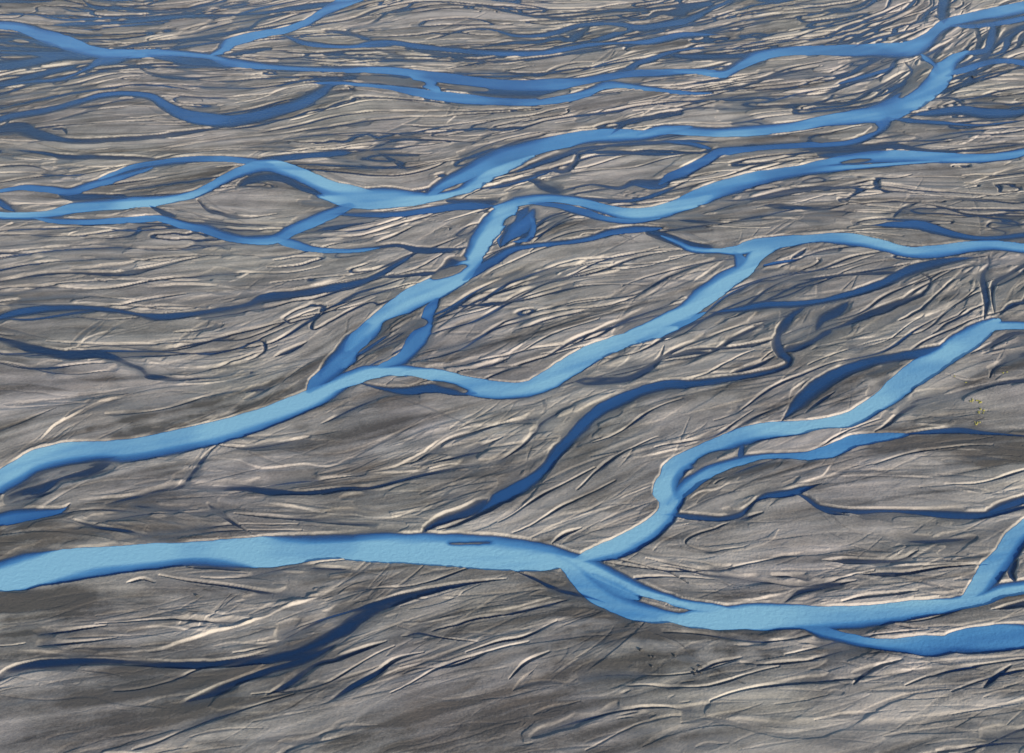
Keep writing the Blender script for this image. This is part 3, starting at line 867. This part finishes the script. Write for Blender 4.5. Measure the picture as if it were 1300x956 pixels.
for ci, (m, c) in enumerate(courses+auto):
    pad = 9.0
    r = raster(c, pad, True, True)
    if r is None: continue
    W, E, T = r
    S = np.abs(T)
    hwm = float(np.median(c[:, 2]))
    E = E+WX[W]*min(0.9, hwm*0.25)
    dep = (0.22+1.1*m**1.6 if m > 0.001 else 0.09)*min(1.0, 0.35+hwm/8)*DV[W]
    wd = np.maximum(1.2, 0)
    # point bar side shelves gently, the outer side is cut steep
    sk = (0.09 if m > 0.45 else 0.55)+1.35*sstep(-0.2, 1.0, T*SKEW[W]*2.0)*min(1, hwm/3)
    ins = np.clip(-E/np.maximum(sk*hwm, 0.45), 0, 1)
    bed = -dep*ins*(2-ins)
    BED[W] = np.minimum(BED[W], bed)
    SHORE[W] = np.minimum(SHORE[W], E)
    # silt
    if ci >= len(courses): E = np.where(SHORE[W] < 0, 60, E)
    k = np.exp(-3.2*np.minimum(S, 3)**2)*(0.4+m)*np.where(E < 1.5, 1, 0.02)
    MW[W] += k; MM[W] += k*m*(1-(0.55-0.3*m)*sstep(0.0, 1.0, T*SKEW[W]*1.6))
# the web of thin clear threads that join and part between the traced courses
lb = np.full_like(Z, 99.0); lb[sl_f] = np.abs((LB-0.15)/grad_of(LB))
lb2 = np.full_like(Z, 99.0); lb2[sl_f] = np.abs((L1+0.5)/grad_of(L1))
up_ = np.clip((Y-560)/500, 0, 1)
w1 = np.minimum(7.0*(fbm(X/90, Y/60, 7, 2)-0.60)+2.4*up_-1.5*(1-up_), 2.0)
E = lb-w1+8*np.maximum(0.35-w1, 0)
w2 = np.minimum(6.0*(fbm(X/70, Y/50, 5, 2)-0.64)+1.9*up_-1.5*(1-up_), 1.6)
E = np.minimum(E, lb2-w2+8*np.maximum(0.35-w2, 0))
E = np.where((E > 3.0) | (SHORE < 0), 60.0, E)
E = np.where(np.abs(X) > 1e4, 60, E).astype(np.float32)
SHORE = np.minimum(SHORE, E)
BED = np.minimum(BED, -0.28*np.clip(-E/1.3, 0, 1))
k_ = np.where(E < 1.5, 0.25, 0)*1.0; MW += k_; MM += k_*np.clip(0.05+0.5*(fbm(X/50, Y/50, 3, 2)-0.4), 0.01, 0.4)
murk = MM/MW
out = SHORE > 0
slope = 0.07+1.6*bankn
slope = np.minimum(slope, 0.9/np.maximum(dY, 0.5))
bank = 0.0+SHORE*slope
Z += np.where(out, 0.22*np.exp(-SHORE/7.0)*bankn, 0)
inside = BED
Z = np.where(out, np.minimum(Z, bank), np.minimum(inside, 0.0)-0.01+np.where(murk < 0.04, 0.06*G2+0.05*G4, 0))
# levee: banks keep a slightly raised rim in places
LIT_EDGE = np.maximum(LIT_EDGE, np.where(out, 1.1*bankn*vnoise(X/11, Y/11, 1)*np.exp(-((SHORE-0.35)/np.maximum(0.5, 0.8*dY))**2), 0))  # bank rims paled in colour to strengthen their sunlit edge
Z += np.where(out, 0.05*np.exp(-((SHORE-3.0)/2.0)**2)*bankn, 0)
BARE = np.zeros_like(Z)
for hgt, c in bars:
    r = raster(c, 3.0)
    if r is None: continue
    W, E, _ = r
    E = E+WX[W]*1.2
    E = E+1.2*G1[W]*min(1.0, np.median(c[:, 2])/4)
    m = sstep(2.6, -1.4, E)
    Z[W] = np.maximum(Z[W], Z[W]+(hgt*0.6+0.04*G2[W]-Z[W])*m)
    BARE[W] = np.maximum(BARE[W], sstep(0.5, -0.5, E))
# shoals that streak the river beds
wet_in = SHORE < 0
Z += np.where(wet_in & (BARE < 0.1), 0.06*G1+0.02*G2, 0)*np.clip(-SHORE/3, 0, 1)
depth = np.maximum(-Z, 0)
print('channels', time.time()-T0)

# ------------------------------------------------------------------ meshes
def grid_mesh(name, mask_faces, z, attrs):
    nv, nu = z.shape
    if mask_faces is None:
        idx = np.arange(nv*nu, dtype=np.int32).reshape(nv, nu)
        f = np.stack([idx[1:, :-1], idx[1:, 1:], idx[:-1, 1:], idx[:-1, :-1]], -1).reshape(-1, 4)
        sel = None
    else:
        idx = np.arange(nv*nu, dtype=np.int32).reshape(nv, nu)
        f = np.stack([idx[1:, :-1], idx[1:, 1:], idx[:-1, 1:], idx[:-1, :-1]], -1)[mask_faces]
        sel, inv = np.unique(f, return_inverse=True); f = inv.reshape(-1, 4).astype(np.int32)
    co = np.stack([X, Y, z], -1).reshape(-1, 3).astype(np.float32)
    if sel is not None: co = co[sel]
    me = bpy.data.meshes.new(name)
    me.vertices.add(len(co)); me.vertices.foreach_set('co', co.ravel())
    me.loops.add(f.size); me.loops.foreach_set('vertex_index', f.ravel())
    me.polygons.add(len(f)); me.polygons.foreach_set('loop_start', np.arange(0, f.size, 4, dtype=np.int32))
    try: me.polygons.foreach_set('loop_total', np.full(len(f), 4, np.int32))
    except Exception: pass
    me.update(calc_edges=True)
    for an, arr in attrs.items():
        a = me.attributes.new(an, 'FLOAT', 'POINT')
        v = arr.astype(np.float32).ravel()
        a.data.foreach_set('value', np.ascontiguousarray(v if sel is None else v[sel]))
    me.shade_smooth()
    o = bpy.data.objects.new(name, me); scn.collection.objects.link(o)
    return o

# ------------------------------------------------------------------ materials
class NB:
    def __init__(s, name):
        s.m = bpy.data.materials.new(name); s.m.use_nodes = True; s.t = s.m.node_tree
        s.p = s.t.nodes['Principled BSDF']
    def n(s, typ, **kw):
        o = s.t.nodes.new(typ)
        for k, v in kw.items():
            if k in ('ins',):
                for i, q in v.items():
                    if isinstance(q, bpy.types.NodeSocket): s.t.links.new(q, o.inputs[i])
                    else: o.inputs[i].default_value = q
            else: setattr(o, k, v)
        return o
    def attr(s, name): return s.n('ShaderNodeAttribute', attribute_name=name).outputs['Fac']
    def math(s, op, a, b=0.0, clamp=False):
        return s.n('ShaderNodeMath', operation=op, use_clamp=clamp, ins={0: a, 1: b}).outputs[0]
    def mix(s, f, a, b):
        o = s.n('ShaderNodeMix', data_type='RGBA'); 
        for i, q in ((0, f), (6, a), (7, b)):
            if isinstance(q, bpy.types.NodeSocket): s.t.links.new(q, o.inputs[i])
            else: o.inputs[i].default_value = q
        return o.outputs[2]
    def noise(s, scale, detail=4, vec=None, rough=0.55):
        i = {'Scale': scale, 'Detail': detail, 'Roughness': rough}
        if vec is not None: i['Vector'] = vec
        return s.n('ShaderNodeTexNoise', ins=i).outputs['Fac']
    def rng(s, x, a, b, c=0.0, d=1.0):
        return s.n('ShaderNodeMapRange', ins={0: x, 1: a, 2: b, 3: c, 4: d}).outputs[0]

PATCH = np.zeros_like(Z)
# tone of the sand: 0 dark damp basalt sand, 1 pale dry silt and painted sunlit edges
for ln in PATCHES.strip().split('\n'):
    px, py, rx, ry, an, dv = [float(q) for q in ln.split(',')]
    a = math.radians(an); t = np.linspace(-1, 1, 9)*0.75
    q = np.column_stack([px+rx*t*math.cos(a), py+rx*t*math.sin(a), 1.1*ry*np.sqrt(1-t*t)])
    c = course(q, 5.0); r = raster(c, 26.0)
    if r is None: continue
    W, E, _ = r
    E = E+14*WX[W]+8*(fbm(X[W]/30, Y[W]/30, 2, 3)-0.5)+6.0*G1[W]+3.0*G4[W]
    PATCH[W] += dv*(0.8 if py < 460 else 1.15)*sstep(12, -12, E)
tone = 0.53+0.09*np.clip((Y-600)/600, 0, 1)+PATCH+0.09*dens+0.05*G1+0.055*G2+0.065*G4+0.30*(fbm(X/150+0.35*G1, Y/110+0.35*G4, 4, 3)-0.5)+0.30*LIT_EDGE+0.10*(Z-0.9)
damp_shade = np.exp(-np.maximum(SHORE, 0)/2.2)*(0.40+0.35*(1-bankn))
damp_shade = np.maximum(damp_shade, 0.55*FLOOR_SHADE*(0.7+0.3*G2))  # old floors: moist sand with shadow tone painted in
damp_shade = np.maximum(damp_shade*(1-LIT_EDGE), np.clip((0.26-Z)/0.2, 0, 1)*0.7*(1-0.7*LIT_EDGE))
ground = grid_mesh('ground', None, Z, {'tone': tone, 'damp_shade': damp_shade})
ground['kind'] = 'structure'; ground['label'] = 'grey glacial outwash sand cut by braided channels'
b = NB('basalt_sand')
geo = b.n('ShaderNodeNewGeometry').outputs['Position']
t = b.attr('tone'); dm = b.attr('damp_shade')
n1 = b.noise(0.05, 5, geo); n2 = b.noise(0.9, 7, geo, 0.72)
t = b.math('ADD', t, b.math('MULTIPLY', b.math('SUBTRACT', n1, 0.5), 0.45))
t = b.math('ADD', t, b.math('MULTIPLY', b.math('SUBTRACT', n2, 0.5), 0.50))
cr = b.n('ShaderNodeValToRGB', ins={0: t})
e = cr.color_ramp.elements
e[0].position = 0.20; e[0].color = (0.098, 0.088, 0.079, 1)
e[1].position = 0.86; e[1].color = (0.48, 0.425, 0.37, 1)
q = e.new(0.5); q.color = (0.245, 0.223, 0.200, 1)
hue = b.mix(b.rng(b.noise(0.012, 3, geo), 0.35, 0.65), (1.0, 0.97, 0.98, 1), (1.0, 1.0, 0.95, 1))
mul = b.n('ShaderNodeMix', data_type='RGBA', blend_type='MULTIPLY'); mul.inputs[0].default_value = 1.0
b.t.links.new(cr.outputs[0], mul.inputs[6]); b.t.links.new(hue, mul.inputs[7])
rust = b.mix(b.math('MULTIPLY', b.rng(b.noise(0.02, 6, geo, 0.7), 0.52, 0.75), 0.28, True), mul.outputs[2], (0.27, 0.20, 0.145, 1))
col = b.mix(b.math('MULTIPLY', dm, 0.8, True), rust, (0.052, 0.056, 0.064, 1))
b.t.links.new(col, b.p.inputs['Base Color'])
b.t.links.new(b.rng(dm, 0, 1, 0.9, 0.28), b.p.inputs['Roughness'])
b.t.links.new(b.rng(dm, 0, 1, 0.2, 0.6), b.p.inputs['Specular IOR Level'])
bm = b.n('ShaderNodeBump', ins={'Strength': 0.8, 'Distance': 0.38, 'Height': b.noise(0.8, 8, geo, 0.68)})
b.t.links.new(bm.outputs[0], b.p.inputs['Normal'])
ground.data.materials.append(b.m)

zf = Z; zmin = np.minimum(np.minimum(zf[1:, :-1], zf[1:, 1:]), np.minimum(zf[:-1, 1:], zf[:-1, :-1]))
mf = zmin < 0.0
silt = np.clip(murk+(0.045*G1+0.02*G2+0.035*G4)*np.clip(murk*2, 0, 1), 0, 1)
milky = murk[1:, 1:] >= 0.42
river = grid_mesh('river', mf & milky, np.zeros_like(Z), {'depth': depth, 'silt': silt})
river['kind'] = 'structure'; river['label'] = 'broad milky light blue braided glacial river'
stream = grid_mesh('side_stream_and_shade', mf & ~milky, np.zeros_like(Z), {'depth': depth, 'silt': silt})
stream['kind'] = 'structure'; stream['label'] = 'narrow dark blue clear side streams and painted groove shadows between the sand bars'
b = NB('glacial_water')
geo = b.n('ShaderNodeNewGeometry').outputs['Position']
d = b.attr('depth'); s = b.attr('silt')
eff = b.math('MULTIPLY', s, b.math('SUBTRACT', 1.0, b.math('MULTIPLY', b.math('POWER', 2.718, b.math('MULTIPLY', d, -1.9)), 0.85)))
mot = b.noise(0.03, 5, geo, 0.6)
eff = b.math('ADD', eff, b.math('MULTIPLY', b.math('SUBTRACT', mot, 0.5), 0.14), True)
cr = b.n('ShaderNodeValToRGB', ins={0: eff}); e = cr.color_ramp.elements
e[0].position = 0.0; e[0].color = (0.008, 0.030, 0.085, 1)  # navy base paints sky reflection and the blue shadow in grooves
e[1].position = 0.86; e[1].color = (0.26, 0.50, 0.62, 1)
q = e.new(0.33); q.color = (0.026, 0.115, 0.31, 1)
q = e.new(0.62); q.color = (0.088, 0.27, 0.49, 1)
b.t.links.new(cr.outputs[0], b.p.inputs['Base Color'])
b.p.inputs['Roughness'].default_value = 0.12; b.p.inputs['IOR'].default_value = 1.33
k = b.rng(s, 0, 1, 6.0, 4.5)
al = b.math('SUBTRACT', 1.0, b.math('POWER', 2.718, b.math('MULTIPLY', b.math('MULTIPLY', d, k), -1.0)), True)
b.t.links.new(al, b.p.inputs['Alpha'])
bm = b.n('ShaderNodeBump', ins={'Strength': 0.65, 'Distance': 0.34, 'Height': b.noise(0.55, 5, geo, 0.62)})
b.t.links.new(bm.outputs[0], b.p.inputs['Normal'])
river.data.materials.append(b.m); stream.data.materials.append(b.m)

# ------------------------------------------------------------------ boulders and moss cushions on the bars
def ground_z(x, y):
    u, v = to_px(x, y); i = np.searchsorted(VS, v); j = np.searchsorted(US, u)
    return float(Z[i, j])
import bmesh
def lump(name, px, py, size, flat, seed, mat, label, cat, group):
    x, y = to_ground(px, py); x = float(x); y = float(y)
    bmm = bmesh.new(); bmesh.ops.create_icosphere(bmm, subdivisions=3, radius=1.0)
    r = np.random.RandomState(seed); ax = r.uniform(0.7, 1.3, 3); off = r.rand(3)*50
    for v in bmm.verts:
        c = v.co
        n = float(vnoise(c.x*1.6+off[0]+9, c.y*1.6+off[1]+9+c.z*1.3, seed % 8))-0.5
        n2 = float(vnoise(c.x*4+off[2]+9, c.y*4+c.z*3+off[0]+9, (seed+2) % 8))-0.5
        k = 1+0.55*n+0.2*n2
        v.co = (c.x*size*k*ax[0], c.y*size*k*ax[1], c.z*size*k*flat)
    me = bpy.data.meshes.new(name); bmm.to_mesh(me); bmm.free(); me.shade_smooth()
    o = bpy.data.objects.new(name, me); scn.collection.objects.link(o)
    o.location = (x, y, ground_z(x, y)+size*flat*0.25); o['label'] = label; o['category'] = cat
    if group: o['group'] = group
    me.materials.append(mat); return o
b = NB('dark_basalt'); g_ = b.n('ShaderNodeTexCoord').outputs['Object']
b.t.links.new(b.mix(b.noise(3, 5, g_), (0.02, 0.02, 0.022, 1), (0.09, 0.085, 0.08, 1)), b.p.inputs['Base Color']); b.p.inputs['Roughness'].default_value = 0.8
basalt = b.m
b = NB('moss'); g_ = b.n('ShaderNodeTexCoord').outputs['Object']
b.t.links.new(b.mix(b.noise(5, 5, g_), (0.10, 0.11, 0.03, 1), (0.42, 0.36, 0.09, 1)), b.p.inputs['Base Color']); b.p.inputs['Roughness'].default_value = 0.95
moss = b.m
for k, (px, py, sz) in enumerate([(813.7, 827, .75), (825.7, 835, .5), (830.5, 835.5, .45), (856.6, 834, .6), (828, 847.5, .6), (881.5, 852, .55), (883, 857, .5), (889, 848, .6), (890, 856, .5)]):
    lump('boulder', px, py, sz, 0.8, 30+k, basalt, 'small dark boulder on smooth grey sand below the wide bottom river', 'boulder', 'dark boulders scattered on the lower sand bar')
lump('boulder', 250, 758, .6, 0.8, 50, basalt, 'lone dark boulder on pale sand below the left end of the wide river', 'boulder', None)
for k, (px, py, sz) in enumerate([(1234.6, 97.7, 1.1), (1237, 98.5, .9)]):
    lump('boulder', px, py, sz, 0.8, 60+k, basalt, 'dark boulder beside the river bank at the far upper right', 'boulder', 'dark boulders by the upper right bank')
rr = np.random.RandomState(3)
for k in range(26):
    a = [(1236, 510, 6, 1.5), (1245, 512.5, 2, 1), (1245.5, 523.5, 4, 2.5), (1240, 538, 8, 1.5)][0 if k < 9 else 1 if k < 12 else 2 if k < 20 else 3]
    lump('moss_cushion', a[0]+rr.normal()*a[2]*.6, a[1]+rr.normal()*a[3]*.6, rr.uniform(.3, .62), 0.5, 70+k, moss, 'yellow green moss cushion in the small cluster on the right hand bar', 'moss', 'yellow moss cushions on the right hand bar')
for k, (px, py) in enumerate([(1211.6, 479), (1278, 474), (1273, 475), (1226, 487)]):
    lump('moss_cushion', px, py, .45, 0.5, 110+k, moss, 'pale moss cushion at the edge of the bar above the thin dark stream', 'moss', 'moss cushions above the thin dark stream')
print('done', time.time()-T0, len(ground.data.vertices), len(river.data.vertices))
